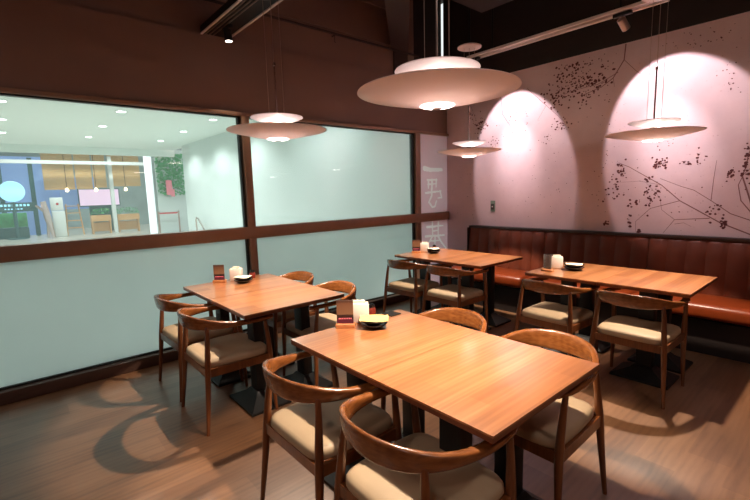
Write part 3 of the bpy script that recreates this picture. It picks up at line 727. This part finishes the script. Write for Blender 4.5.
def plant_box(label, y0, y1, seed):
    t = thing('planter_counter', label, 'planter', (X+.1, (y0+y1)/2, 0), 0, 'cafe planter counters')
    hw = (y1-y0)/2
    m = MB(); m.b2((-.2, -hw, .55), (.2, hw, .82), .01, 1); m.build('box', 'pine', t)
    m = MB()
    for s in (-1, 1): m.b2((-.15, s*hw*.9-.03, 0), (.15, s*hw*.9+.03, .55))
    m.b2((-.02, -hw*.9, .1), (.02, hw*.9, .5)); m.build('leg', 'pine', t)
    rr = random.Random(seed); m = MB()
    for _ in range(160):
        x, y, z = rr.uniform(-.18, .18), rr.uniform(-hw, hw), rr.uniform(.82, 1.1); L = rr.uniform(.05, .1)
        d = Vector((rr.uniform(-1, 1), rr.uniform(-1, 1), rr.uniform(-.2, 1))).normalized(); s_ = d.cross(Vector((0, 0, 1))).normalized()*L*.4; p = Vector((x, y, z))
        m.bm.faces.new([m.bm.verts.new(v) for v in (p, p+d*L*.5+s_, p+d*L, p+d*L*.5-s_)])
    o = m.build('foliage', 'leaf', t)
plant_box('wooden counter with green plants, left of the cafe column', 2.75, 3.5, 1)
plant_box('wooden counter with green plants, right of the cafe column', 3.75, 4.65, 2)
m = MB(); m.b2((X+.2, 3.58, 0), (X+.4, 3.72, 3.4)); tag(m.build('cafe_column', 'col'), 'slim pale column between the cafe counters', 'column')
m = MB(); m.b2((-15.6, 4.45, 0), (-15.2, 4.66, 3.6), .02); tag(m.build('light_column', emit('lit_column', (.85, .95, 1, 1), .6)), 'bright white lit column beside the green wall', 'column')
t = thing('green_wall', 'hanging green plant wall at the end of the grey mall wall', 'plant wall', (-14.3, 5.1, 0))
m = MB(); m.b2((-.1, -.54, 0), (-.03, 1.2, 3.4)); m.build('backing_board', 'corr_wall', t)
rr = random.Random(5); m = MB()
for _ in range(700):
    p = Vector((rr.uniform(-.03, .12), rr.uniform(-.5, .5), rr.uniform(1.65, 3.25))); L = rr.uniform(.06, .15)
    d = Vector((rr.uniform(-.3, 1), rr.uniform(-1, 1), rr.uniform(-1.4, .3))).normalized(); s_ = d.cross(Vector((1, 0, .2))).normalized()*L*.35
    m.bm.faces.new([m.bm.verts.new(v) for v in (p, p+d*L*.5+s_, p+d*L, p+d*L*.5-s_)])
m.build('foliage', 'leaf', t)
m = MB(); m.b2((-14.12, 4.84, 1.62), (-14.08, 5.06, 2.2), .01, 1); m.b2((-14.12, 5.0, 1.55), (-14.085, 5.14, 1.85), .01, 1)
tag(m.build('hanging_card', 'pink'), 'pink card hanging on the green plant wall', 'card')
def stanchion(label, y):
    t = thing('stanchion', label, 'stanchion', (-13.9, y, 0), 0, 'queue stanchions')
    m = MB(); m.lathe([(0, 0), (.17, 0), (.17, .015), (.04, .04), (0, .05)], 24); m.build('base', 'chrome', t)
    m = MB(); m.tube([(0, 0, .02), (0, 0, .92)], .03); m.lathe([(0, .92), (.04, .92), (.04, .98), (0, 1.0)], 16); m.build('post', 'silver', t)
stanchion('steel queue stanchion at the left end of the red belt', 4.42); stanchion('steel queue stanchion at the right end of the red belt', 5.16)
m = MB(); m.b2((-13.905, 4.46, .88), (-13.895, 5.12, .94)); tag(m.build('barrier_belt', 'red'), 'red barrier belt between the two stanchions', 'belt')
m = MB(); m.tube([(-10.6, 4.75, 0), (-10.6, 4.75, .75), (-10.55, 4.75, .82), (-10.3, 4.72, .8), (-9.6, 4.7, .35), (-9.6, 4.7, 0)], .028, 10)
tag(m.build('handrail', 'chrome'), 'bent steel handrail standing by the grey mall wall', 'handrail')
t = thing('glass_figure', 'silvery folding display stand left of the poster stand', 'display stand', (X+.5, 1.22, 0))
m = MB(); m.tube([(0, -.1, 1.5), (0, 0, .8), (.1, .12, 0)], [.1, .13, .06]); m.build('body', 'chrome', t)
m = MB(); m.tube([(0, -.35, 1.35), (0, 0, 1.0), (-.1, -.05, 0)], [.05, .06, .05]); m.build('stay', 'chrome', t)
# light of the open mall hall around the cafe
for x, y in ((-16.5, 1.0), (-16.5, 3.6), (-20.5, .5), (-20.5, 3.5)):
    t = thing('hall_lamp', 'round white ceiling lamp high over the cafe front', 'ceiling light', (x, y, 5.4), 0, 'hall lamps over the cafe')
    m = MB(); m.lathe([(0, .06), (.2, .06), (.22, 0), (0, 0)], 24); m.build('shade', 'col', t)
    m = MB(); m.tube([(0, 0, .06), (0, 0, .6)], .012, 6); m.build('rod', 'silver', t)
    light('hall_beam', 'SPOT', (0, 0, -.03), 420, (.95, 1, .97), t, (0, 0, -5), .15, 130, .4)
